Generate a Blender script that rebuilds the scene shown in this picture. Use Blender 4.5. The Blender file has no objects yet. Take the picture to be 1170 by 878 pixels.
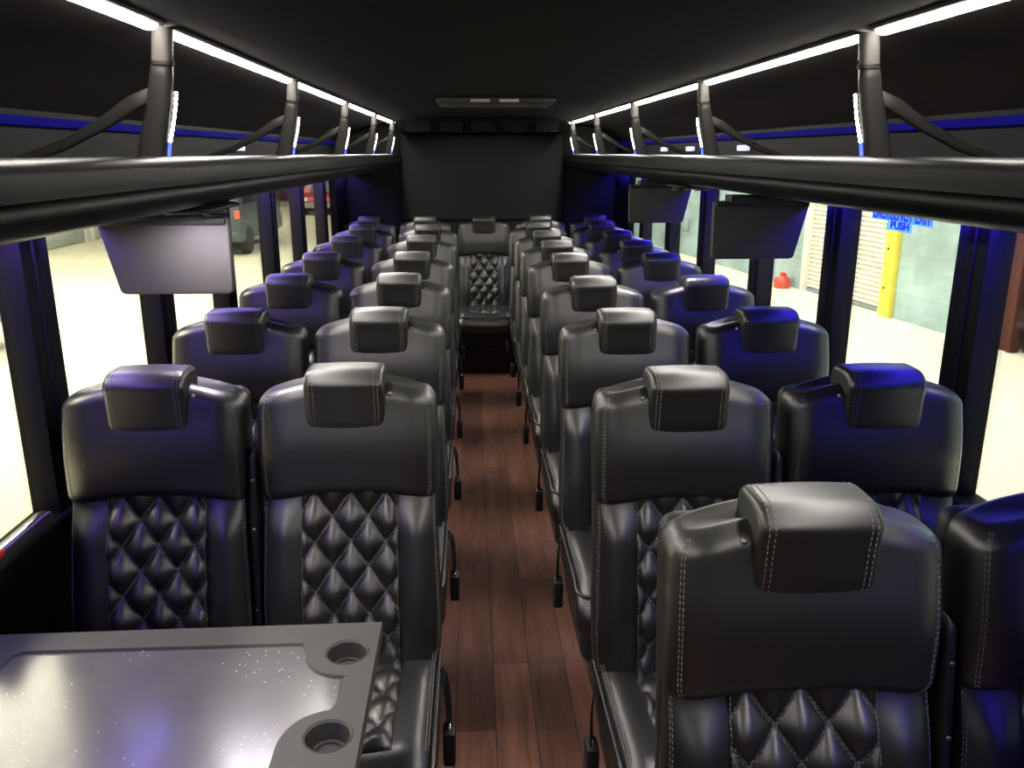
import bpy, bmesh, math, random
from mathutils import Vector, Matrix
random.seed(7)
PI = math.pi
SC = bpy.context.scene
COL = SC.collection

# ------------------------------------------------------------------ materials
def mat(name, color, rough=0.5, metal=0.0, spec=0.5, bump=None, var=None, emit=None, coat=0.0):
    m = bpy.data.materials.new(name); m.use_nodes = True
    nt = m.node_tree; b = nt.nodes['Principled BSDF']
    b.inputs['Base Color'].default_value = (*color, 1)
    b.inputs['Roughness'].default_value = rough
    b.inputs['Metallic'].default_value = metal
    b.inputs['Specular IOR Level'].default_value = spec
    b.inputs['Coat Weight'].default_value = coat
    tc = nt.nodes.new('ShaderNodeTexCoord')
    if bump:
        sc, st, dist = bump
        n = nt.nodes.new('ShaderNodeTexNoise'); n.inputs['Scale'].default_value = sc; n.inputs['Detail'].default_value = 4
        nt.links.new(tc.outputs['Object'], n.inputs['Vector'])
        bp = nt.nodes.new('ShaderNodeBump'); bp.inputs['Strength'].default_value = st; bp.inputs['Distance'].default_value = dist
        nt.links.new(n.outputs['Fac'], bp.inputs['Height']); nt.links.new(bp.outputs['Normal'], b.inputs['Normal'])
    if var:
        c2, sc = var
        n = nt.nodes.new('ShaderNodeTexNoise'); n.inputs['Scale'].default_value = sc; n.inputs['Detail'].default_value = 5
        nt.links.new(tc.outputs['Object'], n.inputs['Vector'])
        r = nt.nodes.new('ShaderNodeValToRGB')
        r.color_ramp.elements[0].position = .35; r.color_ramp.elements[1].position = .68
        r.color_ramp.elements[0].color = (*color, 1); r.color_ramp.elements[1].color = (*c2, 1)
        nt.links.new(n.outputs['Fac'], r.inputs['Fac']); nt.links.new(r.outputs['Color'], b.inputs['Base Color'])
    if emit:
        b.inputs['Emission Color'].default_value = (*emit[0], 1); b.inputs['Emission Strength'].default_value = emit[1]
    return m

def glass_mat(name, tint=(1, 1, 1), refl=.6):
    m = bpy.data.materials.new(name); m.use_nodes = True
    nt = m.node_tree; nt.nodes.clear()
    o = nt.nodes.new('ShaderNodeOutputMaterial'); mx = nt.nodes.new('ShaderNodeMixShader')
    t = nt.nodes.new('ShaderNodeBsdfTransparent'); t.inputs['Color'].default_value = (*tint, 1)
    g = nt.nodes.new('ShaderNodeBsdfGlossy'); g.inputs['Roughness'].default_value = .02
    f = nt.nodes.new('ShaderNodeFresnel'); f.inputs['IOR'].default_value = 1.3
    mu = nt.nodes.new('ShaderNodeMath'); mu.operation = 'MULTIPLY'; mu.inputs[1].default_value = refl
    nt.links.new(f.outputs[0], mu.inputs[0]); nt.links.new(mu.outputs[0], mx.inputs[0])
    nt.links.new(t.outputs[0], mx.inputs[1]); nt.links.new(g.outputs[0], mx.inputs[2]); nt.links.new(mx.outputs[0], o.inputs[0])
    return m

def floor_mat():
    m = bpy.data.materials.new('wood_planks'); m.use_nodes = True
    nt = m.node_tree; b = nt.nodes['Principled BSDF']; L = nt.links
    tc = nt.nodes.new('ShaderNodeTexCoord'); mp = nt.nodes.new('ShaderNodeMapping')
    mp.inputs['Rotation'].default_value = (0, 0, PI / 2); mp.inputs['Location'].default_value = (.3, .052, 0)
    L.new(tc.outputs['Object'], mp.inputs['Vector'])
    br = nt.nodes.new('ShaderNodeTexBrick')
    br.offset = .37; br.offset_frequency = 2
    for k, v in {'Scale': 1.0, 'Mortar Size': .0016, 'Mortar Smooth': .1, 'Bias': 0, 'Brick Width': .92, 'Row Height': .122}.items():
        br.inputs[k].default_value = v
    br.inputs['Color1'].default_value = (.165, .076, .052, 1); br.inputs['Color2'].default_value = (.098, .046, .034, 1)
    br.inputs['Mortar'].default_value = (.02, .009, .006, 1)
    L.new(mp.outputs[0], br.inputs['Vector'])
    mp2 = nt.nodes.new('ShaderNodeMapping'); mp2.inputs['Scale'].default_value = (26, 2.2, 1)
    L.new(tc.outputs['Object'], mp2.inputs['Vector'])
    n = nt.nodes.new('ShaderNodeTexNoise'); n.inputs['Scale'].default_value = 1.6; n.inputs['Detail'].default_value = 7; n.inputs['Distortion'].default_value = .8
    L.new(mp2.outputs[0], n.inputs['Vector'])
    r = nt.nodes.new('ShaderNodeValToRGB'); r.color_ramp.elements[0].position = .3; r.color_ramp.elements[1].position = .72
    r.color_ramp.elements[0].color = (.62, .6, .6, 1); r.color_ramp.elements[1].color = (1.2, 1.18, 1.15, 1)
    L.new(n.outputs['Fac'], r.inputs['Fac'])
    mx = nt.nodes.new('ShaderNodeMix'); mx.data_type = 'RGBA'; mx.blend_type = 'MULTIPLY'; mx.inputs['Factor'].default_value = 1
    L.new(br.outputs['Color'], mx.inputs['A']); L.new(r.outputs['Color'], mx.inputs['B']); L.new(mx.outputs['Result'], b.inputs['Base Color'])
    b.inputs['Roughness'].default_value = .42; b.inputs['Specular IOR Level'].default_value = .35
    bp = nt.nodes.new('ShaderNodeBump'); bp.inputs['Strength'].default_value = .12; bp.inputs['Distance'].default_value = .002
    L.new(n.outputs['Fac'], bp.inputs['Height']); L.new(bp.outputs['Normal'], b.inputs['Normal'])
    return m

def brick_mat(name, c1, c2, mortar, scale_w=.4, row=.2):
    m = bpy.data.materials.new(name); m.use_nodes = True
    nt = m.node_tree; b = nt.nodes['Principled BSDF']; L = nt.links
    tc = nt.nodes.new('ShaderNodeTexCoord')
    sx = nt.nodes.new('ShaderNodeSeparateXYZ'); L.new(tc.outputs['Object'], sx.inputs[0])
    ad = nt.nodes.new('ShaderNodeMath'); L.new(sx.outputs['X'], ad.inputs[0]); L.new(sx.outputs['Y'], ad.inputs[1])
    cb = nt.nodes.new('ShaderNodeCombineXYZ'); L.new(ad.outputs[0], cb.inputs['X']); L.new(sx.outputs['Z'], cb.inputs['Y'])
    br = nt.nodes.new('ShaderNodeTexBrick')
    for k, v in {'Scale': 1.0, 'Mortar Size': .008, 'Mortar Smooth': .4, 'Bias': 0, 'Brick Width': scale_w, 'Row Height': row}.items():
        br.inputs[k].default_value = v
    br.inputs['Color1'].default_value = (*c1, 1); br.inputs['Color2'].default_value = (*c2, 1); br.inputs['Mortar'].default_value = (*mortar, 1)
    L.new(cb.outputs[0], br.inputs['Vector'])
    n = nt.nodes.new('ShaderNodeTexNoise'); n.inputs['Scale'].default_value = 1.3; n.inputs['Detail'].default_value = 8
    L.new(tc.outputs['Object'], n.inputs['Vector'])
    r = nt.nodes.new('ShaderNodeValToRGB'); r.color_ramp.elements[0].position = .3; r.color_ramp.elements[1].position = .62
    r.color_ramp.elements[0].color = (.62, .6, .55, 1); r.color_ramp.elements[1].color = (1, 1, 1, 1)
    L.new(n.outputs['Fac'], r.inputs['Fac'])
    mx = nt.nodes.new('ShaderNodeMix'); mx.data_type = 'RGBA'; mx.blend_type = 'MULTIPLY'; mx.inputs['Factor'].default_value = 1
    L.new(br.outputs['Color'], mx.inputs['A']); L.new(r.outputs['Color'], mx.inputs['B']); L.new(mx.outputs['Result'], b.inputs['Base Color'])
    bp = nt.nodes.new('ShaderNodeBump'); bp.inputs['Strength'].default_value = .5; bp.inputs['Distance'].default_value = .01; bp.invert = True
    L.new(br.outputs['Fac'], bp.inputs['Height']); L.new(bp.outputs['Normal'], b.inputs['Normal'])
    b.inputs['Roughness'].default_value = .8
    return m

def table_inlay_mat():
    m = mat('smoked_glossy_inlay', (.11, .105, .11), .23, spec=.45, coat=.15)
    nt = m.node_tree; b = nt.nodes['Principled BSDF']; L = nt.links
    b.inputs['Coat Roughness'].default_value = .14
    tc = nt.nodes['Texture Coordinate'] if 'Texture Coordinate' in nt.nodes else nt.nodes.new('ShaderNodeTexCoord')
    v = nt.nodes.new('ShaderNodeTexVoronoi'); v.inputs['Scale'].default_value = 85
    L.new(tc.outputs['Object'], v.inputs['Vector'])
    n = nt.nodes.new('ShaderNodeTexNoise'); n.inputs['Scale'].default_value = 9; n.inputs['Detail'].default_value = 6
    L.new(tc.outputs['Object'], n.inputs['Vector'])
    lt = nt.nodes.new('ShaderNodeMath'); lt.operation = 'LESS_THAN'; lt.inputs[1].default_value = .12
    L.new(v.outputs['Distance'], lt.inputs[0])
    sp = nt.nodes.new('ShaderNodeMath'); sp.operation = 'GREATER_THAN'; sp.inputs[1].default_value = .55
    L.new(n.outputs['Fac'], sp.inputs[0])
    mu = nt.nodes.new('ShaderNodeMath'); mu.operation = 'MULTIPLY'; L.new(lt.outputs[0], mu.inputs[0]); L.new(sp.outputs[0], mu.inputs[1])
    r = nt.nodes.new('ShaderNodeValToRGB')
    r.color_ramp.elements[0].color = (.065, .063, .066, 1); r.color_ramp.elements[1].color = (.10, .097, .10, 1)
    L.new(n.outputs['Fac'], r.inputs['Fac'])
    mx = nt.nodes.new('ShaderNodeMix'); mx.data_type = 'RGBA'; mx.inputs['B'].default_value = (.6, .6, .62, 1)
    L.new(mu.outputs[0], mx.inputs['Factor']); L.new(r.outputs['Color'], mx.inputs['A']); L.new(mx.outputs['Result'], b.inputs['Base Color'])
    return m

M = {}
M['leather'] = mat('black_leather', (.0085, .008, .0075), .40, spec=1.0, bump=(260, .10, .001))
M['leather_side'] = mat('black_leather_boxing', (.014, .0135, .0135), .46, spec=.5, bump=(260, .10, .001))
M['thread'] = mat('grey_thread', (.16, .155, .15), .7)
M['plastic'] = mat('black_plastic', (.012, .012, .013), .45, spec=.4, bump=(400, .06, .0006))
M['shell'] = mat('charcoal_shell', (.02, .02, .022), .5, spec=.4)
M['webbing'] = mat('black_webbing', (.008, .008, .009), .8, spec=.1)
M['chrome'] = mat('chrome', (.75, .75, .76), .18, metal=1)
M['satin'] = mat('satin_grey_metal', (.32, .32, .33), .42, metal=1)
M['steel'] = mat('black_steel', (.015, .015, .016), .35, metal=.3)
M['floor'] = floor_mat()
M['wall'] = mat('black_vinyl_wall', (.003, .003, .0037), .6, spec=.05, bump=(180, .1, .001))
M['rear'] = mat('charcoal_rear_panel', (.011, .0112, .012), .55, spec=.2, bump=(180, .1, .001))
M['ceiling'] = mat('black_headliner', (.0085, .007, .007), .9, spec=.04, bump=(240, .25, .001))
M['rack'] = mat('black_rack_vinyl', (.0024, .0023, .0021), .38, spec=.10, bump=(160, .06, .001))
M['bracket'] = mat('grey_cast_bracket', (.0125, .012, .011), .5, spec=.1, bump=(300, .1, .0006))
M['cap'] = mat('light_grey_cap', (.045, .042, .038), .5, spec=.1)
M['monitor'] = mat('dark_grey_abs', (.072, .068, .065), .5, spec=.2, bump=(500, .08, .0004))
M['black'] = mat('matte_black', (.006, .006, .006), .7, spec=.2)
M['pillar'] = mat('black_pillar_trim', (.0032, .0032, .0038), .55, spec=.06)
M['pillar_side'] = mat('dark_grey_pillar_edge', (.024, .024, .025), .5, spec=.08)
M['led'] = mat('white_led_diffuser', (.9, .9, .9), .4, emit=((1.0, .945, .87), 92))
M['ledstrip'] = mat('white_led_dots', (.9, .9, .9), .4, emit=((1.0, .97, .88), 10))
M['blue'] = mat('blue_led', (.05, .05, .3), .4, emit=((.26, .16, 1.0), 60))
M['blue2'] = mat('blue_led_bright', (.05, .05, .3), .4, emit=((.05, .03, 1.0), 70))
M['bluedim'] = mat('blue_wall_glow', (.001, .001, .012), .8, spec=.02, emit=((.015, .005, 1.0), .12))  # blue light reflected on the wall, put in as emission
M['bluetip'] = mat('blue_led_tip', (.05, .05, .3), .4, emit=((.05, .09, 1.0), 3))
M['spot'] = mat('reading_lamp_lens', (.9, .9, .9), .4, emit=((.95, .88, 1.0), 420))
M['puck'] = mat('courtesy_lamp_lens', (.6, .6, .8), .4, emit=((.5, .5, 1.0), .7))
M['table'] = mat('grey_moulded_plastic', (.068, .066, .063), .5, spec=.1, bump=(420, .12, .0005))
M['inlay'] = table_inlay_mat()
M['cup'] = mat('dark_grey_cup', (.035, .034, .034), .5)
M['glass'] = glass_mat('window_glass')
M['vent'] = mat('dark_vent', (.012, .011, .011), .6)
M['label'] = mat('pale_label', (.33, .31, .29), .6)
M['decal'] = glass_mat('decal_film', (.55, .8, 1.0), .2)
_nt = M['decal'].node_tree; _o = [n for n in _nt.nodes if n.type == 'OUTPUT_MATERIAL'][0]; _m = [n for n in _nt.nodes if n.type == 'MIX_SHADER'][0]
_t = _nt.nodes.new('ShaderNodeBsdfTranslucent'); _t.inputs['Color'].default_value = (.35, .68, 1.0, 1)
_x = _nt.nodes.new('ShaderNodeMixShader'); _x.inputs[0].default_value = .5
_nt.links.new(_m.outputs[0], _x.inputs[1]); _nt.links.new(_t.outputs[0], _x.inputs[2]); _nt.links.new(_x.outputs[0], _o.inputs[0])
M['decal_ink'] = mat('blue_ink', (.0, .008, .55), .5)
M['red'] = mat('red_plastic', (.45, .02, .015), .35)
# outside
M['street'] = mat('pale_concrete', (.60, .56, .42), .85, spec=.2, var=((.66, .62, .48), .35), bump=(30, .2, .01))
M['greenbrick'] = brick_mat('pale_green_painted_brick', (.36, .49, .50), (.39, .52, .52), (.32, .44, .45))
M['darkbrick'] = brick_mat('brown_brick', (.16, .10, .07), (.20, .13, .09), (.12, .09, .07), .25, .09)
M['whitewall'] = mat('white_painted_wall', (.74, .74, .66), .8, var=((.66, .68, .62), .5))
M['greydoor'] = mat('grey_green_door', (.42, .48, .46), .6)
M['shutter'] = mat('cream_shutter', (.74, .72, .62), .5)
M['yellow'] = mat('yellow_paint', (.80, .66, .06), .5)
M['browndoor'] = mat('brown_metal', (.085, .030, .017), .6, spec=.1)
M['hydrant'] = mat('red_enamel', (.62, .07, .04), .4)
M['van'] = mat('dark_teal_paint', (.045, .065, .072), .38, coat=.15)
M['redcar'] = mat('red_car_paint', (.5, .06, .05), .3, coat=.8)
M['darkcar'] = mat('black_car_paint', (.02, .02, .022), .25, coat=.8)
M['bumper'] = mat('grey_bumper', (.32, .32, .31), .5)
M['carglass'] = mat('car_glass', (.02, .025, .03), .05, spec=.8)
M['tyre'] = mat('tyre_rubber', (.025, .025, .025), .8)
M['rim'] = mat('alloy_rim', (.40, .40, .40), .35, metal=.7)
M['tail'] = mat('tail_lamp', (.65, .10, .05), .25)
M['clearlamp'] = mat('clear_lamp', (.85, .88, .88), .15)
M['pipe'] = mat('painted_pipe', (.20, .25, .24), .5)

# ------------------------------------------------------------------ geometry helpers
def obj(name, bm, m, parent=None, smooth=True, angle=None):
    me = bpy.data.meshes.new(name)
    bmesh.ops.recalc_face_normals(bm, faces=bm.faces)
    bm.to_mesh(me); bm.free()
    ms = m if isinstance(m, (list, tuple)) else [m]
    for x in ms: me.materials.append(x)
    for p in me.polygons: p.use_smooth = smooth
    if angle is not None:
        try: me.set_sharp_from_angle(angle=math.radians(angle))
        except Exception: pass
    o = bpy.data.objects.new(name, me); COL.objects.link(o)
    if parent is not None: o.parent = parent
    return o

def thing(name, label, cat, loc=(0, 0, 0), rz=0, group=None):
    o = bpy.data.objects.new(name, None); COL.objects.link(o)
    o.location = loc; o.rotation_euler = (0, 0, rz); o.empty_display_size = .1
    return tag(o, label, cat, group)

def tag(o, label, cat, group=None):
    o['label'] = label; o['category'] = cat
    if group: o['group'] = group
    return o

def struct(o):
    o['kind'] = 'structure'; return o

def quads_grid(bm, rings, close_u=True, cap=True):
    vs = [[bm.verts.new(p) for p in r] for r in rings]
    n = len(vs[0])
    for i in range(len(vs) - 1):
        for j in range(n if close_u else n - 1):
            k = (j + 1) % n
            bm.faces.new((vs[i][j], vs[i][k], vs[i + 1][k], vs[i + 1][j]))
    if cap:
        for r in (vs[0], vs[-1]):
            c = sum((v.co for v in r), Vector()) / n
            cv = bm.verts.new(c)
            for j in range(n): bm.faces.new((r[j], r[(j + 1) % n], cv))
    return vs

def box(bm, x0, x1, y0, y1, z0, z1, bev=0.0, seg=2, matidx=0):
    r = bmesh.ops.create_cube(bm, size=1)
    vs = r['verts']
    bmesh.ops.scale(bm, vec=(abs(x1 - x0), abs(y1 - y0), abs(z1 - z0)), verts=vs)
    bmesh.ops.translate(bm, vec=((x0 + x1) / 2, (y0 + y1) / 2, (z0 + z1) / 2), verts=vs)
    fs = list({f for v in vs for f in v.link_faces})
    for f in fs: f.material_index = matidx
    if bev:
        es = list({e for v in vs for e in v.link_edges})
        bmesh.ops.bevel(bm, geom=es, offset=bev, segments=seg, profile=.5, affect='EDGES', clamp_overlap=True)

def tube(bm, pts, r, n=8, rs=None, cap=True, flat=None):
    """swept tube along points; flat=(a,b) gives an elliptical section"""
    pts = [Vector(p) for p in pts]; rings = []
    ref = Vector((0, 0, 1))
    for i, p in enumerate(pts):
        t = (pts[min(i + 1, len(pts) - 1)] - pts[max(i - 1, 0)]).normalized()
        a = ref if abs(t.dot(ref)) < .95 else Vector((0, 1, 0))
        u = t.cross(a).normalized(); v = u.cross(t).normalized()
        rr = rs[i] if rs else r
        fa, fb = flat or (1, 1)
        rings.append([p + u * math.cos(2 * PI * j / n) * rr * fa + v * math.sin(2 * PI * j / n) * rr * fb for j in range(n)])
    return quads_grid(bm, rings, True, cap)

def lathe(bm, prof, n=24, origin=(0, 0, 0), axis='Z', cap=True):
    rings = []
    for r, h in prof:
        ring = []
        for j in range(n):
            a = 2 * PI * j / n
            if axis == 'Z': p = (r * math.cos(a), r * math.sin(a), h)
            elif axis == 'X': p = (h, r * math.cos(a), r * math.sin(a))
            else: p = (r * math.cos(a), h, r * math.sin(a))
            ring.append(Vector(p) + Vector(origin))
        rings.append(ring)
    return quads_grid(bm, rings, True, cap)

def extrude_poly(bm, poly, lo, hi, axis='X', bev=0.0, seg=2):
    """poly in the two other axes; extruded along axis"""
    def P(a, b, c):
        return {'X': (c, a, b), 'Y': (a, c, b), 'Z': (a, b, c)}[axis]
    A = [bm.verts.new(P(a, b, lo)) for a, b in poly]; B = [bm.verts.new(P(a, b, hi)) for a, b in poly]
    n = len(poly); fs = [bm.faces.new(A), bm.faces.new(B)]
    for i in range(n):
        fs.append(bm.faces.new((A[i], A[(i + 1) % n], B[(i + 1) % n], B[i])))
    if bev:
        es = list({e for f in fs for e in f.edges})
        bmesh.ops.bevel(bm, geom=es, offset=bev, segments=seg, profile=.5, affect='EDGES', clamp_overlap=True)
    return fs

def sgnpow(v, p): return math.copysign(abs(v) ** p, v)

def pad_rings(t0, t1, hw, hd, c=0.0, rend=.04, nt=22, nu=56, e=3.6, kw=1.0, kd=1.0, deform=None):
    """closed cushion: superellipse sections stacked from t0 to t1; returns rings of (x, d, t). hw/hd may be functions of t."""
    rings = []
    fh = hw if callable(hw) else (lambda t: hw); fd = hd if callable(hd) else (lambda t: hd); fc = c if callable(c) else (lambda t: c)
    ts = []
    m = 7
    for i in range(m): ts.append((t0 + rend * (1 - math.cos(PI / 2 * i / m)), i / m))
    for i in range(nt + 1): ts.append((t0 + rend + (t1 - t0 - 2 * rend) * i / nt, 1))
    for i in range(m - 1, -1, -1): ts.append((t1 - rend * (1 - math.cos(PI / 2 * i / m)), i / m))
    for t, s in ts:
        ins = rend * (1 - math.sin(PI / 2 * s))
        w = max(fh(t) - ins * kw, .002); d = max(fd(t) - ins * kd, .002); cc = fc(t)
        ring = []
        for j in range(nu):
            a = 2 * PI * j / nu
            p = Vector((w * sgnpow(math.cos(a), 2 / e), cc + d * sgnpow(math.sin(a), 2 / e), t))
            if deform: p = Vector(deform(p, w, d))
            ring.append(p)
        rings.append(ring)
    return rings

def dashes(bm, path, normals=None, L=.0062, gap=.0034, r=.00085, lift=.0005):
    """thread stitches along a 3D polyline"""
    P = [Vector(p) for p in path]
    seg = [(P[i + 1] - P[i]).length for i in range(len(P) - 1)]
    tot = sum(seg)
    if tot < L: return
    def at(s):
        for i, l in enumerate(seg):
            if s <= l or i == len(seg) - 1:
                f = min(max(s / l if l > 1e-9 else 0, 0), 1)
                q = P[i].lerp(P[i + 1], f)
                nn = normals[i] if normals else Vector((0, -1, 0))
                return q + nn * lift, nn
            s -= l
    s = 0
    while s + L < tot:
        a, n1 = at(s); b, n2 = at(s + L)
        t = (b - a)
        if t.length > 1e-6:
            t.normalize(); u = t.cross(n1)
            if u.length > 1e-6:
                u.normalize()
                v = n1
                va = [bm.verts.new(a + d) for d in (u * r, v * r, -u * r)]
                vb = [bm.verts.new(b + d) for d in (u * r, v * r, -u * r)]
                for k in range(2):
                    bm.faces.new((va[k], va[k + 1], vb[k + 1], vb[k])).material_index = 1
                bm.faces.new(va).material_index = 1; bm.faces.new(vb).material_index = 1
        s += L + gap

# ------------------------------------------------------------------ the seat
def recl(z):            # recline of the back: forward shift towards the base
    return -.165 * (1.15 - z)

def lower_front(x, z):   # y of the lower back's leather front at (x, z)
    ax = abs(x)
    base = -.040
    ft = min(1, max(0, (.885 - z) / .10)); ft = ft * ft * (3 - 2 * ft)
    base -= .027 * math.exp(-((ax - .166) / .048) ** 2) * ft - .012 * (1 - ft)      # side bolsters
    base += .012 * math.exp(-(x / .10) ** 4)                 # channel for the quilting
    base -= .018 * math.exp(-((z - .60) / .14) ** 2)         # lumbar
    return base + recl(z)

def build_backrest(parent):
    def fh(t):
        return .209 + .009 * math.exp(-((t - .58) / .17) ** 2) - .010 * max(0, (.50 - t) / .1)
    def deform(p, w, d):
        y = p.y
        if y < .005:
            f = min(1, -y / d) if d > 0 else 0
            y = f * (lower_front(p.x, p.z) - recl(p.z)) * min(1, d / .045)
        z = p.z
        return (p.x, y + recl(z), z)
    bm = bmesh.new()
    rings = pad_rings(.40, .935, fh, .048, 0, .035, 28, 80, 4.2, 1.0, .9, deform)
    quads_grid(bm, rings)
    # double stitched seams down each side of the lower back
    sb = bm
    n = 80
    for j in (int(n * .5) + 4, n - 4):
        for off in (0, 1):
            jj = j + (off if j < n * .75 else -off)
            path = [r[jj % n] for r in rings[8:-8]]
            dashes(sb, path, [Vector((0, -1, 0))] * len(path))
    return obj('backrest', bm, LT, parent)

LT = [M['leather'], M['thread']]
DX, DZ = .086, .117
def puff(x, z, zc):
    a = x / DX + (z - zc) / DZ; b = x / DX - (z - zc) / DZ
    return (abs(math.sin(PI * a)) * abs(math.sin(PI * b))) ** .62

def build_quilt(parent):
    x0 = .119; z0, z1, zc = .445, .90, .8815
    bm = bmesh.new(); nx, nz = 62, 112
    def pos(x, z, extra=0.0):
        e = min((x0 - abs(x)) / .014, 1); e = max(e, 0)
        e2 = max(min((z - z0) / .02, 1), 0)
        h = (.0245 * puff(x, z, zc) + .003) * (e ** .5) * (e2 ** .5) - .004 * (1 - e)
        return Vector((x, lower_front(x, z) - h - extra, z))
    g = [[bm.verts.new(pos(-x0 + 2 * x0 * i / nx, z0 + (z1 - z0) * k / nz)) for i in range(nx + 1)] for k in range(nz + 1)]
    for k in range(nz):
        for i in range(nx): bm.faces.new((g[k][i], g[k][i + 1], g[k + 1][i + 1], g[k + 1][i]))
    # turned-in border so that the panel is a solid slab
    rim = g[0] + [r[-1] for r in g[1:]] + g[-1][-2::-1] + [r[0] for r in g[-2:0:-1]]
    back = [bm.verts.new(v.co + Vector((0, .02, 0))) for v in rim]
    for i in range(len(rim)):
        k = (i + 1) % len(rim); bm.faces.new((rim[i], rim[k], back[k], back[i]))
    bm.faces.new(back)
    sb = bm
    for fam in (1, -1):
        for k in range(-12, 12):
            for dl in (-.0022, .0022):
                path = []
                for q in range(0, 240):
                    z = z0 + .004 + (z1 - z0 - .008) * q / 239
                    x = DX * k - fam * (z - zc) / DZ * DX + dl
                    if abs(x) < x0 - .004: path.append(pos(x, z, .0002))
                if len(path) > 4: dashes(sb, path[::2] if len(path) > 8 else path)
    for s in (-1, 1):
        path = [pos(s * (x0 - .004), z0 + .01 + (z1 - z0 - .02) * q / 60, .0004) for q in range(61)]
        dashes(sb, path)
    return obj('quilted_panel', bm, LT, parent)

def build_upper(parent):
    W = .2175
    def fh(t): return W - .004 * ((t - 1.0) / .15) ** 2
    def deform(p, w, d):
        u = p.x / W
        z = p.z
        topf = max(0, (z - .95) / .20); botf = max(0, 1 - (z - .865) / .16)
        z = z - .040 * topf * abs(u) ** 1.7 + .024 * botf * (1 - u * u) - .006 * botf
        y = p.y
        if y < 0:
            # cushion is fuller at both sides, slightly hollow below the head pad
            k = min(1, -y / .05)
            y -= .008 * math.exp(-((z - 1.01) / .07) ** 2) * (1 - .5 * u * u) * k
            y += .013 * max(0, (.985 - z) / .12) ** 1.6 * k
            y -= .006 * math.exp(-((abs(p.x) - .165) / .04) ** 2) * k
        else:
            y *= .9
        return (p.x, y + recl(z) * 1.0, z)
    bm = bmesh.new()
    n = 96
    rings = pad_rings(.862, 1.160, fh, .066, .004, .032, 24, n, 4.2, .9, 1.1, deform)
    quads_grid(bm, rings)
    sb = bm
    for j0, sg in ((int(n * .5) + 9, 1), (n - 9, -1)):
        for off in (0, 1):
            path = [r[(j0 + sg * off) % n] for r in rings[2:-2]]
            dashes(sb, path, [Vector((-.5 * sg, -.85, 0))] * len(path))
    return obj('upper_cushion', bm, LT, parent)

def build_headrest(parent, asx):
    # pad folded over the top of the back: profile in (y, z), swept across x
    def deform(p, w, d):
        # p: x = depth axis, y = height axis, z = across
        yy, zz, xx = p.x, p.y, p.z
        u = xx / .093
        zz += -.004 * u * u + .003
        z = 1.107 + zz
        if yy < 0:
            yy -= .005 * (1 - u * u)
            yy += .026 * max(0, (.050 - zz) / .12)      # leans in towards its lower edge
            yy -= .004 * math.exp(-((zz - .050) / .018) ** 2)
        return (xx, yy - .030 + recl(z), z)
    bm = bmesh.new(); n = 64
    rings = pad_rings(-.093, .093, .060, .081, 0, .013, 18, n, 4.2, 1.0, 1.0, deform)
    quads_grid(bm, rings)
    sb = bm
    for k, off in ((7, 0), (len(rings) - 8, 0), (8, 0), (len(rings) - 9, 0)):
        r = rings[k]; c = sum(r, Vector()) / n
        path = [r[j % n] for j in range(int(n * .2), int(n * .5) + int(n * .28))]
        dashes(sb, path, [(p - c).normalized() for p in path])
    o = obj('headrest', bm, LT, parent)
    bb = bmesh.new()
    lathe(bb, [(.003, 0), (.005, .002), (.0056, .006), (.0038, .010), (.001, .011)], 14, (0, 0, 0), 'Y')
    bmesh.ops.scale(bb, vec=(1, -1, 1), verts=bb.verts)
    bmesh.ops.translate(bb, vec=(asx * .106, -.058, 1.128), verts=bb.verts)
    obj('release_button', bb, M['satin'], parent)
    return o

def cushion_top(x, y):   # z of the seat cushion top
    f = (-.08 - y) / .50
    z = .468 + .018 * f
    z += .014 * math.exp(-((abs(x) - .175) / .045) ** 2) - .008 * math.exp(-(x / .10) ** 4)
    return z - .030 * max(0, f - .86) / .14

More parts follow.
